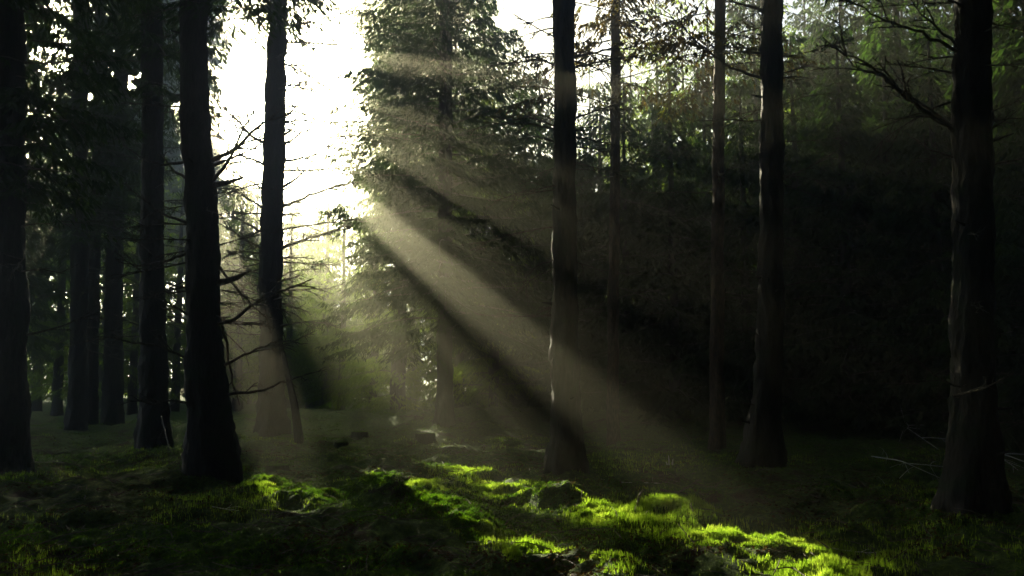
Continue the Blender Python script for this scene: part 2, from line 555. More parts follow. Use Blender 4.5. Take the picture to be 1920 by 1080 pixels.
def add_dead(root, base, P, Rr, spec, seed, rs=1.6):
    """spec: list of pixel polylines at the trunk's depth: [(px,py),...], dY (how far the tip comes forward), radius m, twigs"""
    for k, (pl, dY, r, tw) in enumerate(spec):
        r *= rs
        Y = base[1]
        n = len(pl)
        pts = []
        for j, (px, py) in enumerate(pl):
            pts.append(at(px, py, Y + dY * j / (n - 1)))
        pts = np.array(pts)
        c = axis_at(P, pts[0][2]); pts[0] = pts[0] * .6 + np.array([c[0], c[1], pts[0][2]]) * .4
        # smooth resample
        tt = np.linspace(0, 1, n); t2 = np.linspace(0, 1, 4 * n)
        R_ = np.random.default_rng(seed * 31 + k)
        q = np.stack([np.interp(t2, tt, pts[:, c_]) for c_ in range(3)], 1)
        q[1:-1] = (q[:-2] + q[1:-1] * 2 + q[2:]) / 4
        L = np.linalg.norm(q[-1] - q[0])
        q += R_.normal(0, .006 * L, q.shape)
        G = dead_branch(None, None, L, r, seed * 77 + k, tw, pts=q)
        put('dead_branch', G, [M_TWIG], base, root)

def random_dead(root, base, P, Rr, n, zlo, zhi, Lr, seed, az=None, twigs=5, r=.012, up=(-.3, .35)):
    R_ = np.random.default_rng(seed)
    for k in range(n):
        z = R_.uniform(zlo, zhi)
        a = R_.uniform(0, 6.28) if az is None else R_.choice(az) + R_.normal(0, .5)
        c = axis_at(P, z)
        L = R_.uniform(*Lr); r_b = r * 1.5
        d = np.array([math.cos(a), math.sin(a), R_.uniform(*up)])
        G = dead_branch(c, d, L, r_b * R_.uniform(.6, 1.3), seed * 1000 + k, twigs, sag=R_.uniform(-.1, .3))
        put('dead_branch', G, [M_TWIG], base, root)

def crown_on(root, base, P, **kw):
    mats = kw.pop('mats', [M_LEAF, M_TWIG])
    G = crown_geo(base=base, **kw)
    return link('crown', G.build('crown', mats, False), root)

# right-hand and middle foreground trunks
r_, b_, P_, R_1 = tree_from_px('spruce_tree', 'thick dark trunk with bowed foot nearest the bright gap, dead branches reaching right', 'tree', 13.0,
    [(405, 900, 62), (400, 850, 84), (393, 790, 76), (388, 700, 68), (381, 600, 60), (380, 540, 58), (376, 400, 56), (371, 300, 54), (363, 180, 50), (364, 0, 50)], 1, flare=.75)
add_dead(r_, b_, P_, R_1, [
    ([(402, 305), (435, 285), (480, 240), (535, 203)], -.6, .020, 6),
    ([(402, 312), (440, 295), (490, 270)], .4, .014, 5),
    ([(404, 350), (430, 300), (450, 250), (487, 195)], -.5, .016, 5),
    ([(404, 350), (430, 342), (457, 333)], -.3, .028, 0),
    ([(408, 533), (440, 524), (470, 508)], -.3, .030, 0),
    ([(408, 608), (430, 605), (480, 568), (530, 545), (568, 532)], -.8, .017, 5),
    ([(404, 480), (425, 520), (470, 570), (505, 600)], .5, .013, 4),
    ([(350, 340), (325, 320), (300, 285)], .3, .014, 3),
    ([(350, 300), (310, 310), (270, 300), (230, 270)], -.3, .014, 4),
    ([(352, 420), (300, 400), (240, 350)], -.4, .013, 4),
    ([(355, 470), (310, 490), (250, 500), (215, 470)], -.5, .013, 4),
    ([(360, 600), (320, 570), (270, 545)], -.6, .010, 4),
    ([(360, 680), (300, 650), (240, 640), (190, 625)], -1.2, .010, 5),
    ([(362, 760), (320, 750), (280, 760), (240, 740)], -1.2, .010, 5),
    ([(400, 220), (440, 215), (470, 225)], .5, .008, 3),
    ([(418, 560), (424, 640), (436, 720), (450, 760)], .8, .012, 2),
    ([(430, 690), (470, 660), (520, 640), (560, 640)], -.6, .012, 5),
    ([(430, 740), (480, 735), (540, 715), (580, 700)], -.5, .012, 5)], 1, rs=2.0)
random_dead(r_, b_, P_, R_1, 26, 2.0, 8.5, (.5, 1.4), 11, az=[0, 3.14], r=.010, twigs=7)
crown_on(r_, b_, P_, seed=101, H=21, z0=6.6, R=3.2, per_m=10, sl=.17, sw=.018, clump=.2, low=.32, cull=False)

r_, b_, P_, R_1 = tree_from_px('spruce_tree', 'straight grey trunk standing in the bright gap, streaked by sunbeams', 'tree', 22.0,
    [(515, 815, 58), (512, 780, 52), (511, 740, 46), (509, 600, 41), (508, 540, 40), (512, 350, 40), (515, 250, 38), (519, 100, 36), (523, 0, 34)], 2, flare=.45)
add_dead(r_, b_, P_, R_1, [
    ([(530, 390), (570, 372), (620, 352), (672, 340)], -1.0, .020, 4),
    ([(530, 468), (570, 450), (620, 434), (655, 430)], -1.0, .022, 4),
    ([(530, 304), (570, 296), (610, 286)], -1.0, .018, 6),
    ([(530, 275), (552, 260), (568, 244)], -.6, .018, 2),
    ([(530, 258), (545, 245), (552, 236)], -.6, .02, 1),
    ([(530, 355), (555, 335), (572, 318)], .6, .02, 2),
    ([(530, 360), (560, 340), (594, 314)], .9, .012, 3),
    ([(496, 272), (470, 255), (445, 225), (410, 194)], -1.2, .020, 6),
    ([(494, 310), (460, 295), (430, 275), (398, 242)], .8, .016, 6),
    ([(494, 395), (470, 375), (440, 358), (405, 345)], .8, .014, 6),
    ([(492, 470), (460, 450), (430, 430), (405, 415)], -.8, .018, 6),
    ([(492, 440), (465, 420), (435, 405), (408, 402)], .8, .018, 6),
    ([(492, 360), (462, 335), (430, 325), (405, 300)], .8, .012, 6),
    ([(490, 520), (455, 500), (420, 495)], .8, .012, 4),
    ([(490, 590), (460, 565), (425, 560)], .8, .012, 4),
    ([(528, 520), (560, 505), (600, 505)], .8, .012, 5),
    ([(528, 580), (555, 590), (580, 615)], .8, .012, 4)], 2, rs=2.3)
random_dead(r_, b_, P_, R_1, 62, 2.5, 11.5, (.7, 2.3), 12, az=[0, 3.14], r=.019, twigs=8)
crown_on(r_, b_, P_, seed=102, H=23, z0=9.5, R=3.0, per_m=9, sl=.2, sw=.022, cull=False, low=.12)

r_, b_, P_, R_1 = tree_from_px('spruce_tree', 'dark straight trunk in the middle foreground beside the sunlit grass', 'tree', 13.6,
    [(1062, 905, 52), (1062, 860, 62), (1062, 800, 54), (1060, 700, 50), (1060, 540, 46), (1060, 300, 42), (1058, 150, 40), (1057, 0, 38)], 3, flare=.8)
add_dead(r_, b_, P_, R_1, [
    ([(1040, 125), (1000, 105), (960, 110)], .8, .012, 6),
    ([(1040, 240), (1000, 220), (950, 225), (900, 215)], 1.0, .012, 6),
    ([(1040, 245), (990, 230), (930, 232), (880, 245)], -.8, .011, 5),
    ([(1040, 170), (1000, 160), (960, 170)], .5, .010, 5),
    ([(1040, 270), (1010, 255), (970, 262)], -.5, .010, 5),
    ([(1078, 110), (1130, 95), (1180, 90), (1250, 60)], -.8, .014, 6),
    ([(1078, 130), (1140, 112), (1230, 100)], .6, .014, 6),
    ([(1078, 225), (1120, 205), (1170, 196)], .6, .012, 5),
    ([(1080, 275), (1120, 280), (1150, 300)], .6, .010, 5),
    ([(1038, 485), (1010, 495), (985, 520), (990, 560)], -.4, .008, 7),
    ([(1036, 500), (1000, 520), (975, 550)], -.4, .007, 7),
    ([(1080, 490), (1110, 500), (1135, 515)], -.4, .007, 5),
    ([(1036, 630), (1034, 690), (1033, 720)], -.2, .008, 5)], 3)
random_dead(r_, b_, P_, R_1, 22, 2.5, 8.0, (.5, 1.5), 13, r=.009, az=[0, 3.14], twigs=6)
crown_on(r_, b_, P_, seed=103, H=21, z0=9.7, R=5, per_m=12, sl=.4, sw=.08, cull=False, low=.5)  # crown above the frame, widened and thickened to dim the ground

r_, b_, P_, R_1 = tree_from_px('spruce_tree', 'dark trunk right of centre with a thin white rim of light down its left side', 'tree', 14.8,
    [(1420, 890, 60), (1428, 850, 66), (1434, 790, 56), (1440, 700, 48), (1445, 540, 44), (1447, 300, 42), (1447, 150, 41), (1447, 0, 40)], 4, flare=.7)
add_dead(r_, b_, P_, R_1, [
    ([(1428, 148), (1360, 125), (1300, 70), (1240, 15)], -.8, .016, 6),
    ([(1428, 20), (1380, 5), (1340, -8)], -.5, .018, 3),
    ([(1466, 140), (1500, 128), (1530, 118)], .4, .012, 4),
    ([(1428, 228), (1370, 225), (1300, 226)], -.4, .010, 4),
    ([(1466, 200), (1510, 180), (1560, 175)], -.4, .010, 4),
    ([(1424, 640), (1412, 620), (1405, 612)], -.3, .008, 3),
    ([(1422, 760), (1390, 755), (1362, 742)], -.4, .008, 3)], 4)
random_dead(r_, b_, P_, R_1, 22, 3.0, 8.5, (.6, 1.8), 14, r=.010, az=[0, 3.14], twigs=6)
crown_on(r_, b_, P_, seed=104, H=21, z0=10.3, R=5, per_m=12, sl=.4, sw=.08, cull=False, low=.5)  # unseen crown, made wide and dense to hold back sky light

r_, b_, P_, R_1 = tree_from_px('spruce_tree', 'thickest black trunk near the right edge, long forked dead limbs sloping up left', 'tree', 9.9,
    [(1826, 985, 90), (1826, 920, 96), (1826, 850, 84), (1826, 700, 74), (1826, 500, 69), (1825, 300, 67), (1824, 150, 66), (1823, 0, 66)], 5, flare=.6)
add_dead(r_, b_, P_, R_1, [
    ([(1792, 252), (1740, 215), (1680, 165), (1630, 118), (1555, 85)], -.5, .017, 8),
    ([(1792, 250), (1720, 192), (1650, 140), (1600, 125), (1560, 60)], .4, .014, 7),
    ([(1792, 105), (1730, 60), (1660, 40), (1590, 0)], -.5, .014, 7),
    ([(1792, 90), (1740, 40), (1700, -10)], -.3, .012, 5),
    ([(1858, 250), (1885, 225), (1915, 200)], -.4, .010, 4),
    ([(1792, 140), (1720, 125), (1650, 118)], .3, .010, 6),
    ([(1792, 300), (1740, 280), (1700, 250)], .3, .010, 6),
    ([(1795, 745), (1780, 742), (1850, 728), (1900, 700)], -1.0, .011, 3),
    ([(1800, 735), (1745, 700), (1690, 650)], -1.0, .009, 5)], 5)
random_dead(r_, b_, P_, R_1, 16, 2.0, 6.5, (.5, 1.4), 15, r=.009, twigs=6)
crown_on(r_, b_, P_, seed=105, H=21, z0=7.6, R=5, per_m=12, sl=.4, sw=.08, cull=False, low=.4)  # crown out of view, spread wide to darken what stands below

for seed_, t_ in enumerate([o for o in scene.objects if o.type == 'EMPTY' and o.get('category') == 'tree'][:5]):
    c0 = np.array(t_.location); tr = [c for c in t_.children if c.name.startswith('trunk')][0]
    co = np.empty(len(tr.data.vertices) * 3); tr.data.vertices.foreach_get('co', co); co = co.reshape(-1, 3)
    RK = np.random.default_rng(500 + seed_)
    for k in range(16):
        v0 = co[RK.integers(0, len(co))]
        if v0[2] > 9: continue
        ring = co[np.abs(co[:, 2] - v0[2]) < .04].mean(0)
        n_ = v0 - ring; n_[2] = 0; n_ /= np.linalg.norm(n_) + 1e-9; n_[2] = RK.uniform(-.1, .35)
        G = Geo(); G.tube(np.array([v0 - n_ * .05, v0 + n_ * .05, v0 + n_ * RK.uniform(.08, .22)]), [.028, .017, .009], 6, 0, rough=.15, seed=k)
        link('branch_stub', G.build('branch_stub', [M_BARK], True), t_)

# the leafy spruce whose crown catches the beams
r_, b_, P_, R_1 = tree_from_px('spruce_tree', 'full-crowned green spruce behind the sunbeams, hazy boughs reaching left', 'tree', 24.0,
    [(833, 805, 34), (833, 700, 28), (834, 540, 26), (835, 350, 25), (836, 150, 24), (836, 0, 23)], 6, top=20, flare=.4)
crown_on(r_, b_, P_, seed=106, H=19.5, z0=2.2, R=3.5, per_m=22, sl=.15, sw=.017, top_pow=3.0, fill=1.0, step=.12, bare=.2, clump=.02)

r_, b_, P_, R_1 = tree_from_px('spruce_tree', 'slender trunk among orange-brown dead twigs just right of the middle trunk', 'tree', 21.0,
    [(1150, 800, 22), (1150, 600, 20), (1152, 400, 19), (1154, 200, 18), (1155, 0, 17)], 7, flare=.4, mat=M_BARK2)
random_dead(r_, b_, P_, R_1, 30, 3, 11.0, (.8, 2.4), 17, r=.010, twigs=7)
crown_on(r_, b_, P_, seed=107, H=18, z0=8.3, R=2.6, per_m=8, sl=.17, sw=.026, mats=[M_LEAF_B, M_TWIG], clump=.25, fill=.7)

r_, b_, P_, R_1 = tree_from_px('spruce_tree', 'reddish slim trunk between the middle trunk and the white-rimmed one', 'tree', 19.0,
    [(1344, 800, 26), (1344, 600, 24), (1346, 400, 23), (1349, 200, 22), (1350, 0, 21)], 8, flare=.4, mat=M_BARK2)
random_dead(r_, b_, P_, R_1, 30, 3, 10.5, (.8, 2.2), 18, r=.010, twigs=7)
crown_on(r_, b_, P_, seed=108, H=18, z0=7.6, R=2.4, per_m=8, sl=.17, sw=.026, mats=[M_LEAF_B, M_TWIG], clump=.3, fill=.7)

# left-hand trunks
r_, b_, P_, R_1 = tree_from_px('spruce_tree', 'black straight trunk immediately left of the thick bowed one', 'tree', 18.5,
    [(288, 850, 58), (287, 700, 48), (286, 600, 44), (285, 540, 42), (286, 300, 39), (285, 100, 38), (285, 0, 37)], 9, flare=.4)
add_dead(r_, b_, P_, R_1, [([(305, 495), (280, 470), (240, 440), (205, 420)], -.8, .014, 4), ([(268, 520), (230, 470), (205, 435)], -.8, .012, 4)], 9)
random_dead(r_, b_, P_, R_1, 26, 2.0, 9.5, (.6, 1.8), 19, r=.011, az=[0, 3.14])
crown_on(r_, b_, P_, seed=109, H=22, z0=7.2, R=2.3, per_m=11, sl=.17, sw=.022, clump=.25)

for (lab, Y, pr, sd_, mt) in [
    ('slim straight black trunk with a thin leaning one close at its right', 25.0, [(146, 775, 34), (148, 600, 30), (150, 300, 27), (152, 0, 25)], 20, M_BARK),
    ('thin trunk leaning slightly right beside the slim straight one on the left', 27.0, [(172, 770, 22), (176, 500, 20), (184, 250, 18), (188, 0, 17)], 21, M_BARK),
    ('thin trunk between the leaning thin one and the black straight one', 27.0, [(212, 775, 34), (214, 500, 30), (222, 250, 27), (230, 0, 25)], 22, M_BARK),
    ('wide black trunk at the far left edge of the wood', 14.0, [(14, 850, 70), (14, 600, 66), (12, 300, 62), (10, 0, 60)], 23, M_BARK)]:
    r_, b_, P_, R_1 = tree_from_px('spruce_tree', lab, 'tree', Y, pr, sd_, flare=.4, mat=mt)
    random_dead(r_, b_, P_, R_1, 20, 2.0, 10.0, (.8, 2.4), sd_, r=.013, az=[0, 3.14])
    crown_on(r_, b_, P_, seed=sd_ + 200, H=22, z0=5.2 if Y > 20 else 4.2, R=2.7, per_m=12, sl=.18, sw=.024, clump=.28, low=.5)

# slim leaning dead stem at the foot of the grey trunk
G = Geo(); p0 = at(562, 812, 20.5); p0[2] = float(ground_z(p0[0], p0[1])) - .05
q = np.array([p0, at(552, 760, 20.6), at(541, 710, 20.8), at(531, 660, 21.2)])
G.tube(q, [.12, .085, .07, .05], 8, rough=.1, seed=4)
base = p0.copy()
o = put('dead_stem', G, [M_BARK], base, None); o.location = Vector(base)
tag(o, 'leaning broken dead stem against the foot of the grey trunk in the bright gap', 'dead tree')

# ---------------------------------------------------------------- tall far trees that hide the low sun
for (px, Y, H, R, seed, lab) in [
    (300, 66, 37, 3.6, 301, 'tall far spruce right behind the straight black trunk'),
    (215, 62, 35, 3.9, 302, 'tall far spruce seen between the thin left trunks'),
    (352, 74, 38, 2.9, 303, 'tall far spruce peeping right of the thick bowed trunk'),
    (397, 80, 39, 2.9, 310, 'far spruce edging the bright gap just right of the thick bowed trunk'),
    (150, 70, 37, 4.0, 304, 'tall far spruce behind the slim third trunk from the left'),
    (782, 44, 31, 3.7, 306, 'sun-blocking tall spruce added close behind the leafy spruce that catches the beams'),  # this one and the next two are added to block stray sun
    (905, 47, 31, 3.6, 307, 'sun-blocking tall spruce added behind the right flank of the leafy beam-lit spruce'),
    (712, 52, 33, 3.4, 308, 'sun-blocking tall spruce added behind the left flank of the leafy beam-lit spruce'),
    (345, 66, 36, 3.0, 309, 'tall far spruce exactly behind the thick bowed trunk'),
    (258, 78, 40, 4.0, 305, 'tallest far spruce showing through between the black trunks on the left')]:
    p = at(px, 700, Y); p[2] = float(ground_z(p[0], p[1]))
    root = empty('spruce_tree', p); tag(root, lab, 'tree')
    G = Geo(); G.tube(np.array([[0, 0, -.1], [0, 0, H * .5], [0, 0, H]]), [.2, .13, .03], 8)
    link('trunk', G.build('trunk', [M_BARK], True), root)
    G = crown_geo(seed, p, H, 10, R, per_m=7 if px < 220 else 9, clump=.12 if px < 260 else (.2 if Y < 60 else 0), wide=.13 if Y > 60 else 0, sl=.5 if Y > 60 else .34, sw=.11 if Y > 60 else .05, top_pow=4, fill=1.1 if Y > 60 else .8, step=.28, gapcull=True, bare=.02, rmin=.8)
    link('crown', G.build('crown', [M_LEAF, M_TWIG], False), root)

# ---------------------------------------------------------------- shared background spruces
def bg_source(seed, H, z0, R, per_m, sl, sw, mats, **kw):
    G = crown_geo(seed, np.zeros(3), H, z0, R, per_m=per_m, sl=sl, sw=sw, cull=False, **kw)
    c = G.build('crown', mats, False)
    T = Geo(); v, f = trunk_geo(np.array([[0, 0, -.3], [.05, 0, H * .5], [0, 0, H]]), [.17, .12, .02], seed, 10, .5, .4)
    T.add(v, f)
    return T.build('trunk', [M_BARK], True), c
SRC = {
    'dense': bg_source(401, 12.5, .4, 2.5, 16, .24, .042, [M_LEAF, M_TWIG], top_pow=1.8, fill=.9),
    'dense2': bg_source(402, 10.5, .3, 2.2, 16, .22, .04, [M_LEAF, M_TWIG], top_pow=1.6, fill=.9),
    'tall': bg_source(403, 22, 3.0, 2.6, 9, .26, .045, [M_LEAF, M_TWIG], top_pow=2.2, fill=.8),
    'tally': bg_source(404, 20, 4.0, 2.5, 8, .24, .036, [M_LEAF_BACKLIT, M_TWIG], top_pow=2.0, fill=.7),
    'thin': bg_source(405, 9.5, .8, 1.9, 11, .22, .03, [M_LEAF_BACKLIT, M_TWIG], top_pow=1.5, fill=.6),
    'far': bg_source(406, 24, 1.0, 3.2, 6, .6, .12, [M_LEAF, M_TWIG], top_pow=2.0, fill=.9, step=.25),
    'farlow': bg_source(407, 12, .3, 2.8, 8, .5, .09, [M_LEAF_BACKLIT, M_TWIG], top_pow=1.6, fill=.8, step=.22),
    'roof': bg_source(408, 22, 9.0, 3.6, 9, .6, .13, [M_LEAF, M_TWIG], top_pow=3.0, fill=.9, step=.3),
}
def bg(kind, x, y, label, group, s=1.0, rot=0.0, cat='tree', name='spruce_tree'):
    z = float(ground_z(x, y))
    root = empty(name, (x, y, z)); tag(root, label, cat, group)
    root.rotation_euler = (0, 0, rot); root.scale = (s, s, s)
    t, c = SRC[kind]
    link('trunk', t, root); link('crown', c, root)
    return root

def bgp(kind, px, Y, label, group, s=1.0, **kw):
    p = at(px, 700, Y)
    return bg(kind, p[0], Y, label, group, s, rot=float(rng.uniform(0, 6.28)), **kw)

def own(px, Y, H, z0, R, seed, label, group, sl=.2, sw=.028, per_m=11, mats=None):
    p = at(px, 700, Y); p[2] = float(ground_z(p[0], Y))
    root = empty('spruce_tree', p); tag(root, label, 'tree', group)
    T = Geo(); v, f = trunk_geo(np.array([[0, 0, -.3], [.05, 0, H * .5], [0, 0, H]]), [.15, .1, .02], seed, 10, .4, .4); T.add(v, f)
    link('trunk', T.build('trunk', [M_BARK], True), root)
    mats = mats or [M_LEAF_BACKLIT, M_TWIG]
    link('crown', crown_geo(seed, p, H, z0, R, per_m=per_m, sl=sl, sw=sw, top_pow=1.6, fill=.7).build('crown', mats, False), root)

GR = 'dark spruces crowding behind the right-hand trunks'
LR = 'low dark spruce boughed to the ground in the shaded wood right of the middle trunk'
for px, Y, k, s in [(985, 30, 'dense', .9), (1075, 27, 'dense2', .95), (1175, 26, 'dense', .8), (1265, 25, 'dense2', .95), (1330, 29, 'dense', .95),
                    (1400, 24, 'dense2', .9), (1500, 25, 'dense', .9), (1590, 23, 'dense2', 1.0), (1680, 24, 'dense', .95), (1770, 21, 'dense2', .95),
                    (1880, 22, 'dense', .9), (1960, 18, 'dense2', 1.0), (1560, 30, 'dense', 1.1), (1720, 30, 'dense', 1.2), (1850, 28, 'dense', 1.2),
                    (1130, 33, 'dense', 1.0), (1230, 34, 'dense', 1.0), (2050, 24, 'dense', 1.2), (905, 33, 'dense2', 1.0), (1012, 37, 'dense', 1.15), (1040, 30, 'dense2', .95)]:
    bgp(k, px, Y, LR, GR, s)
GT = 'taller thin-topped spruces behind the right-hand wood'
for px, Y, k, s in [(1110, 40, 'tally', .8), (1190, 45, 'tally', 1.0), (1290, 38, 'tally', .9), (1390, 42, 'tally', 1.0), (1480, 36, 'tally', .9),
                    (1640, 40, 'tally', .95), (1600, 33, 'tall', .95), (1710, 27, 'tall', 1.0), (1790, 34, 'tall', 1.0), (1900, 30, 'tall', 1.0), (1990, 28, 'tall', 1.1), (1240, 36, 'tally', .9), (1430, 32, 'tall', .85), (1530, 38, 'tall', .9), (1340, 33, 'tally', .8), (1560, 44, 'tall', 1.0), (1450, 50, 'tall', 1.1), (1680, 46, 'tall', 1.0), (1170, 52, 'tally', 1.1)]:
    bgp(k, px, Y, 'tall yellow-green spruce top above the dark right-hand wood', GT, s)
GF = 'far spruces closing the view behind the right side'
for px in range(1060, 2200, 90):
    bgp('far', px + rng.uniform(-20, 20), rng.uniform(52, 64), 'far tall spruce in the row closing the dark right side of the wood', GF, rng.uniform(.75, .95))
# middle: hazy young spruces beyond the bank
GM = 'hazy young spruces beyond the mossy bank'
LM = 'young yellow-green spruce glowing in haze beyond the mossy bank'
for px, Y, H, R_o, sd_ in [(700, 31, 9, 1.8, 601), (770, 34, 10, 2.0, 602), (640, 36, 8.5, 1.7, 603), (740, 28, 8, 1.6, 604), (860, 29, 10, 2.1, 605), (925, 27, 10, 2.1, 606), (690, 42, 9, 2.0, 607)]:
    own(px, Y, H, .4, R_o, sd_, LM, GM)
own(752, 27.5, 19, 5.0, 2.3, 609, 'dark sun-blocking spruce added half hidden behind the left flank of the leafy beam-lit spruce', GM, per_m=15, mats=[M_LEAF, M_TWIG], sw=.03)  # added to stop sun leaking through the thin bough tips
own(850, 33, 17, 2.4, 2.5, 608, 'dim sun-blocking spruce added right behind the trunk of the leafy beam-lit spruce', GM, per_m=13, mats=[M_LEAF, M_TWIG], sw=.04)  # added out of sight to close a leak of sun
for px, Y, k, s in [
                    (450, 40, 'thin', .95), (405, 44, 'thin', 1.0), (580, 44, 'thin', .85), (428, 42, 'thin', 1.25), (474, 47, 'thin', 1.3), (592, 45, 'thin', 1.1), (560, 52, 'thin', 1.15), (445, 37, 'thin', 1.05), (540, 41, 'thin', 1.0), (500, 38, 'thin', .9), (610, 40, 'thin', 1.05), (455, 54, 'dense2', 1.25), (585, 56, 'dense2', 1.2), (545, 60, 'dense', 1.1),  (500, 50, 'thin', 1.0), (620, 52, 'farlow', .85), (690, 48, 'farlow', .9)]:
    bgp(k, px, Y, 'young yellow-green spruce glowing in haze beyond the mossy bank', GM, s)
GH = 'low far spruces on the skyline of the bright gap'
for px in range(380, 1060, 75):
    bgp('farlow', px + rng.uniform(-15, 15), rng.uniform(66, 80), 'low far spruce under the bright sky beyond the gap', GH, rng.uniform(.75, 1.05))
# left wood
GL = 'spruces in the thicket behind the left-hand trunks'
for px, Y, k, s in [(70, 38, 'thin', 1.3), (330, 38, 'thin', 1.1), (250, 36, 'thin', 1.05), (195, 42, 'thin', 1.4), (110, 33, 'thin', 1.1), (20, 30, 'tall', .8),
                    (280, 46, 'thin', 1.4), (-40, 26, 'tall', .9), (370, 50, 'thin', 1.3), (-90, 34, 'tall', 1.0), (140, 50, 'tally', .8), (35, 44, 'thin', 1.5)]:
    bgp(k, px, Y, 'thicket spruce lit from behind among the left-hand trunks', GL, s)
for px in range(-260, 340, 75):
    bgp('farlow', px + rng.uniform(-20, 20), rng.uniform(56, 70), 'far tall spruce in the row closing the left side of the wood', 'far spruces closing the view behind the left side', rng.uniform(.9, 1.3))

# unseen spruces added overhead, beside and behind the viewpoint to keep sky light out
GO = 'unseen spruces added round and behind the viewpoint for shade'
for ix in range(-6, 7):
    for iy in range(-3, 6):
        x = ix * 4.2 + rng.uniform(-1.2, 1.2); y = iy * 4.2 + rng.uniform(-1.2, 1.2)
        if abs(x) < y * .68 + 1.0 and y > 0: continue
        if abs(x) < 1.5 and abs(y) < 2: continue
        bg('roof', x, y, 'unseen spruce with a high dense crown added around the viewpoint for shade', GO, rng.uniform(.9, 1.1), rng.uniform(0, 6.28))

for k in range(46):
    t = k / 45.0
    a = math.radians(-125 + 250 * t) - math.pi / 2          # half ring of unseen trees added behind the viewpoint to darken the trunks
    for kind, rad in (('dense', 19), ('far', 26), ('dense', 31)):
        rr_ = rad + rng.uniform(-2, 2); x, y = rr_ * math.cos(a + .03 * rad), rr_ * math.sin(a + .03 * rad)
        if y > 0 and abs(x) < y * .75 + 4: continue
        if kind == 'far' and k % 2: continue
        bg(kind, x, y, 'unseen spruce boughed low in the ring of trees added around the viewpoint for shade', GO + ', low ones', rng.uniform(.9, 1.2), rng.uniform(0, 6.28))

# ---------------------------------------------------------------- stumps, sticks, debris
def stump(px, py, wpx, hpx, label, seed, cut=True):
    p = on_ground(px, py); Y_ = p[1]; r = wpx / 2 * Y_ / F; h = hpx * Y_ / F
    root = empty('tree_stump', p); tag(root, label, 'stump')
    G = Geo()
    v, f = trunk_geo(np.array([[0, 0, -.06], [0, 0, h * .5], [0, 0, h]]), [r * 1.12, r, r * .97], seed, 24, .35, max(.01, h / 9), rough=.12)
    G.add(v, f)
    link('stump_side', G.build('stump_side', [M_MOSSBARK], True), root)
    top = v[-24:].copy(); c = top.mean(0); ring = c + (top - c) * .55
    ring[:, 2] += .01; vv = np.concatenate([top, ring, [c + [0, 0, .014]]])
    G = Geo(); j = np.arange(24); j2 = (j + 1) % 24
    G.add(vv, np.stack([j, j2, j2 + 24, j + 24], 1)); G.add(vv, np.stack([j + 24, j2 + 24, np.full(24, 48)], 1))
    o = link('cut_face' if cut else 'moss_cap', G.build('cut_face', [M_CUT if cut else M_MOSS], False), root)
    return root
stump(522, 884, 32, 12, 'low stump with a sunlit mossy top at the foot of the grey trunk', 51, False)
stump(675, 822, 26, 14, 'small round mossy stump in the shade left of the flared stump', 52, False)
stump(797, 830, 30, 18, 'flared stump with a pale mossy rim in shade below the leafy spruce', 53, False)
stump(641, 840, 20, 11, 'smallest dark stump of the three in the shaded glade', 54, False)
stump(1247, 888, 34, 8, 'low flat mossy stump beside the pale upright splinters', 55, False)
stump(1735, 800, 44, 20, 'stump with a pale orange cut face left of the thick right-hand trunk', 56, True)

def fallen(px_pts, r, label, seed, lift=.03, twigs=4, name='fallen_branch', mat=None, heights=None):
    P = []
    for k, (px, py) in enumerate(px_pts):
        p = on_ground(px, py)
        P.append([p[0], p[1], float(ground_z(p[0], p[1], True)) + lift + (heights[k] if heights else 0)])
    P = np.array(P); base = P[0].copy()
    tt = np.linspace(0, 1, len(P)); t2 = np.linspace(0, 1, 5 * len(P))
    q = np.stack([np.interp(t2, tt, P[:, c]) for c in range(3)], 1); q[1:-1] = (q[:-2] + 2 * q[1:-1] + q[2:]) / 4
    G = dead_branch(None, None, 1, r, seed, twigs, pts=q)
    o = put(name, G, [mat or M_TWIG], base, None); o.location = Vector(base)
    return tag(o, label, 'branch')
fallen([(1790, 872), (1840, 880), (1890, 885), (1940, 905)], .018, 'long curved branch coloured with a pale glint lying out to the right edge of the ground', 61, .25, mat=M_PALE)  # pale colour stands in for the sun's glint on this and two following branches
fallen([(1635, 860), (1690, 880), (1770, 905)], .014, 'thin branch lying in front of the pale cut stump, pointing at the thick right trunk', 62, .1, mat=M_PALE)
fallen([(1655, 790), (1668, 815), (1700, 830), (1760, 860)], .012, 'crooked twiggy branch propped left of the pale cut stump', 63, .15, 5, heights=[.35, .2, .12, .05], mat=M_PALE)
fallen([(1130, 978), (1165, 972), (1210, 966)], .03, 'sun-bleached stick lying in the bright patch below the middle trunk', 64, .03, 1, mat=M_PALE)
fallen([(1192, 965), (1200, 955), (1209, 950)], .022, 'short stick poking up out of the ground heap right of the middle trunk', 65, .02, 0, heights=[0, .08, .16])
fallen([(1240, 945), (1270, 938), (1310, 935)], .018, 'dark bent stick on the mossy heap right of the middle trunk', 66, .12, 2)
fallen([(1350, 1000), (1300, 1005), (1260, 1010)], .008, 'thin twig at the left end of the brightest grass patch', 67, .04, 3)
fallen([(300, 850), (315, 880), (330, 885)], .012, 'pale drooping twig left of the thick bowed trunk', 68, .2, 3, heights=[.5, .2, 0])
fallen([(1275, 800), (1290, 830), (1300, 845)], .02, 'pale broken branch end lying in the shade right of the middle trunk', 69, .05, 2)
fallen([(1150, 795), (1180, 800), (1240, 805)], .02, 'branch lying along the far bank right of the middle trunk', 70, .08, 6)
fallen([(930, 820), (960, 830), (1000, 835)], .012, 'thin branch in the brown litter left of the middle trunk', 71, .04, 5)
fallen([(60, 870), (120, 880), (190, 878)], .015, 'branch lying in the dark litter at the far left', 72, .05, 6)
fallen([(1560, 900), (1620, 915), (1660, 912)], .010, 'thin branch in the dark moss between the two right-hand trunks', 73, .04, 5)
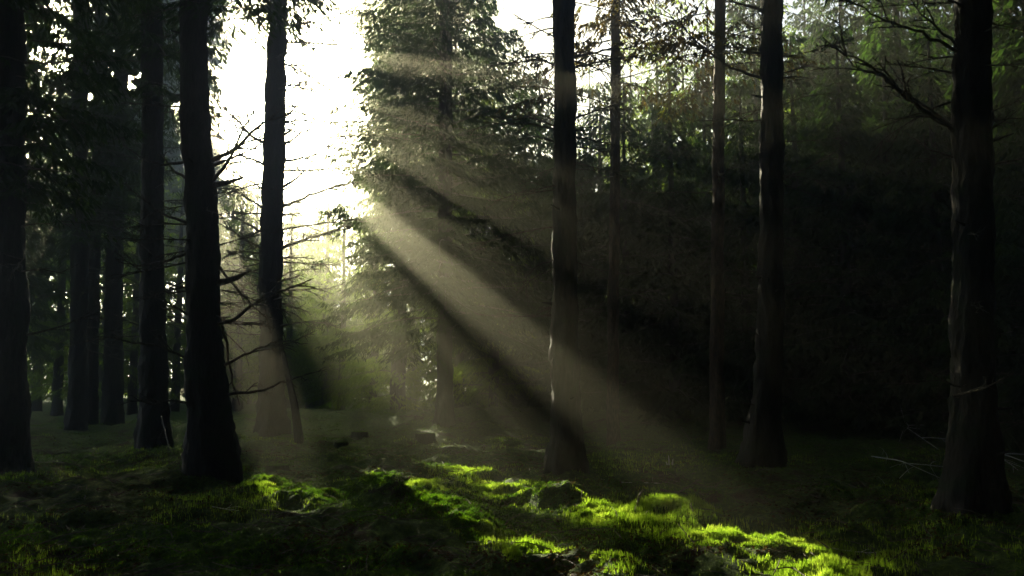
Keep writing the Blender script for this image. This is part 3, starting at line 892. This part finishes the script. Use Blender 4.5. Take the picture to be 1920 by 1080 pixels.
fallen([(360, 1010), (420, 1000), (480, 1010)], .010, 'thin branch in the dark moss at the lower left', 74, .03, 5)

DEB = [('thin brown twig', .006), ('dark stick', .012), ('pale twig', .007), ('crooked branch', .010)]
SPOTS = [(610, 1010, 'left of the bottom sunlit grass'), (760, 1030, 'in the dark moss at the bottom centre'), (1180, 905, 'in shade just right of the middle trunk'),
         (1330, 920, 'in the dark moss before the white-rimmed trunk'), (1680, 960, 'beside the foot of the thick right trunk, on its left'), (560, 965, 'at the lower end of the leftmost sunlit strip'),
         (900, 1010, 'in the brown litter below the central sunlit grass'), (1500, 930, 'between the white-rimmed trunk and the thick right trunk'), (240, 1000, 'on the dark floor at the lower left'),
         (720, 850, 'beyond the central sunlit grass near the small stumps'), (1600, 1040, 'right of the brightest grass patch'), (1120, 1010, 'below the sun-bleached stick'),
         (130, 930, 'on the dark floor near the left edge'), (1380, 850, 'on the shaded bank behind the white-rimmed trunk'), (450, 960, 'below the foot of the thick bowed trunk')]
for k, (px, py, where) in enumerate(SPOTS):
    nm, r_d = DEB[k % 4]
    w = 25 + 14 * (k % 3); t_ = .5 * math.sin(k * 2.3)
    fallen([(px - w, py + w * .3 * t_), (px - w * .2, py + 3 * math.cos(k)), (px + w, py - w * .35 * t_)], r_d, nm + ' lying ' + where, 200 + k, .035, 4 + k % 4, mat=M_PALE if 'pale' in nm else None)

# small broken sticks and twigs strewn everywhere
nS = 3800
sx, sy = (lambda yy: (np.random.default_rng(5).uniform(-1, 1, nS) * (yy * .66 + .5), yy))(5.5 + 22 * np.random.default_rng(6).uniform(0, 1, nS) ** 1.3)
RS = np.random.default_rng(8); G = Geo()
sz = ground_z(sx, sy, True)
for k in range(nS):
    L_ = RS.uniform(.06, .42); a_ = RS.uniform(0, 3.14); r0 = RS.uniform(.0025, .008)
    d_ = np.array([math.cos(a_), math.sin(a_), RS.normal(0, .16)]) * L_
    c_ = np.array([sx[k], sy[k], sz[k] + .022])
    mid = c_ + d_ * .5 + RS.normal(0, .03, 3) * L_ + [0, 0, .03 * L_]
    G.tube(np.array([c_, mid, c_ + d_ + RS.normal(0, .04, 3) * L_]), [r0, r0 * .8, r0 * .5], 4, 0)
tag(link('twig_litter', G.build('twig_litter', [M_TWIG])), 'small dead twigs and sticks strewn over the forest floor', 'twigs', kind='stuff')

# pale splinters
p = on_ground(1256, 876); G = Geo()
for dx, h, lean in [(0, .19, -.02), (.035, .14, .02), (-.03, .09, -.03)]:
    G.tube(np.array([[dx, 0, -.02], [dx + lean * .4, .01, h * .5], [dx + lean, .0, h]]), [.017, .015, .003], 6)
o = link('wood_splinters', G.build('wood_splinters', [M_PALE], True)); o.location = Vector(p)
tag(o, 'pale upright wood splinters on the ground right of the middle trunk', 'splinters')

# ---------------------------------------------------------------- ground cover
R_ = np.random.default_rng(99)
def scatter(n, y0, y1, wide=.66):
    y = np.sqrt(R_.uniform(0, 1, n) * (y1 ** 2 - y0 ** 2) + y0 ** 2) if False else y0 + (y1 - y0) * R_.uniform(0, 1, n) ** 1.2
    x = R_.uniform(-1, 1, n) * (y * wide + .5)
    return x, y

def blades(n, y0, y1, hmin, hmax, w, mat, name, label, cat, thr, freq, seed, lean=.35, extra=0):
    x, y = scatter(n, y0, y1)
    ex = np.zeros(len(x))
    if extra:   # extra blades packed into the sunlit patches to make them look brighter
        wt = np.array([r for _, r in SUNNY]); k_ = R_.choice(len(SUNNY), extra, p=wt / wt.sum())
        c = np.array([p_[:2] for p_, _ in SUNNY])[k_]
        gsd = wt[k_] * 1.25
        ax = S[:2] / np.linalg.norm(S[:2])
        u1 = R_.normal(0, 1, extra) * gsd * 1.6; u2 = R_.normal(0, 1, extra) * gsd * .9
        x = np.concatenate([x, c[:, 0] + ax[0] * u1 - ax[1] * u2]); y = np.concatenate([y, c[:, 1] + ax[1] * u1 + ax[0] * u2])
        ex = np.concatenate([ex, np.full(extra, .55)])
    d = fbm(x * freq, y * freq, 0, seed, 3) + ex
    d = d + .25 * fbm(x * 5, y * 5, 0, seed + 5, 2)
    k = d > thr
    x, y, d = x[k], y[k], d[k]
    z = ground_z(x, y, True)
    n = len(x)
    h = R_.uniform(hmin, hmax, n) * (0.6 + .6 * np.clip(d - thr, 0, 1))
    a = R_.uniform(0, 6.28, n); b = R_.uniform(0, 6.28, n)
    side = np.stack([np.cos(a), np.sin(a), np.zeros(n)], 1) * (w * R_.uniform(.6, 1.3, n))[:, None]
    B = np.stack([x, y, z - .01], 1)
    ln = np.stack([np.cos(b), np.sin(b), np.zeros(n)], 1) * (h * R_.uniform(.05, lean, n))[:, None]
    M_ = B + ln * .35 + np.stack([np.zeros(n), np.zeros(n), h * .6], 1)
    T = B + ln + np.stack([np.zeros(n), np.zeros(n), h], 1)
    v = np.stack([B - side, B + side, M_ + side * .7, T, M_ - side * .7], 1).reshape(-1, 3)
    f = np.arange(n * 5).reshape(-1, 5)
    G = Geo(); G.add(v, f)
    o = link(name, G.build(name, [mat]))
    tag(o, label, cat, kind='stuff')
blades(150000, 5.5, 22, .03, .10, .0045, M_GRASS, 'grass', 'short bright green grass blades growing through the forest moss', 'grass', .45, .55, 71, extra=120000)
blades(420000, 5.5, 30, .015, .045, .008, M_MOSS, 'moss', 'low green moss tufts covering the forest floor', 'moss', .0, .9, 72, lean=1.2, extra=60000)
# litter
n = 140000
x, y = scatter(n, 5.5, 24)
k = fbm(x * 1.1, y * 1.1, 0, 77, 3) > -.1
x, y = x[k], y[k]; n = len(x); z = ground_z(x, y, True) + .006
a = R_.uniform(0, 6.28, n); l = R_.uniform(.008, .03, n)
u = np.stack([np.cos(a), np.sin(a), R_.normal(0, .35, n)], 1) * l[:, None]
v_ = np.stack([-np.sin(a), np.cos(a), R_.normal(0, .5, n)], 1) * (l * R_.uniform(.25, .6, n))[:, None]
c = np.stack([x, y, z + .004], 1)
G = Geo(); G.add(np.stack([c - u, c - v_, c + u, c + v_], 1).reshape(-1, 3), np.arange(n * 4).reshape(-1, 4))
tag(link('leaf_litter', G.build('leaf_litter', [M_LITTER])), 'brown leaf and needle litter strewn between the moss', 'litter', kind='stuff')

# ---------------------------------------------------------------- the hazy air
m, nt, out = newmat('hazy_air')
pv = N(nt, 'ShaderNodeVolumePrincipled')
pv.inputs['Color'].default_value = (1.0, .97, .76, 1)
pv.inputs['Density'].default_value = HAZE_DENSITY
pv.inputs['Anisotropy'].default_value = HAZE_G
nt.links.new(pv.outputs[0], out.inputs['Volume'])
x0, x1, y0, y1, z0, z1 = -132, 132, -62, 152, -2.0, 41
v = [(x, y, z) for z in (z0, z1) for x, y in ((x0, y0), (x1, y0), (x1, y1), (x0, y1))]
f = [(0, 3, 2, 1), (4, 5, 6, 7), (0, 1, 5, 4), (1, 2, 6, 5), (2, 3, 7, 6), (3, 0, 4, 7)]
G = Geo(); G.add(v, f)
hz = link('haze', G.build('haze', [m]))
tag(hz, 'thin pale mist filling the whole wood', 'haze', kind='stuff')
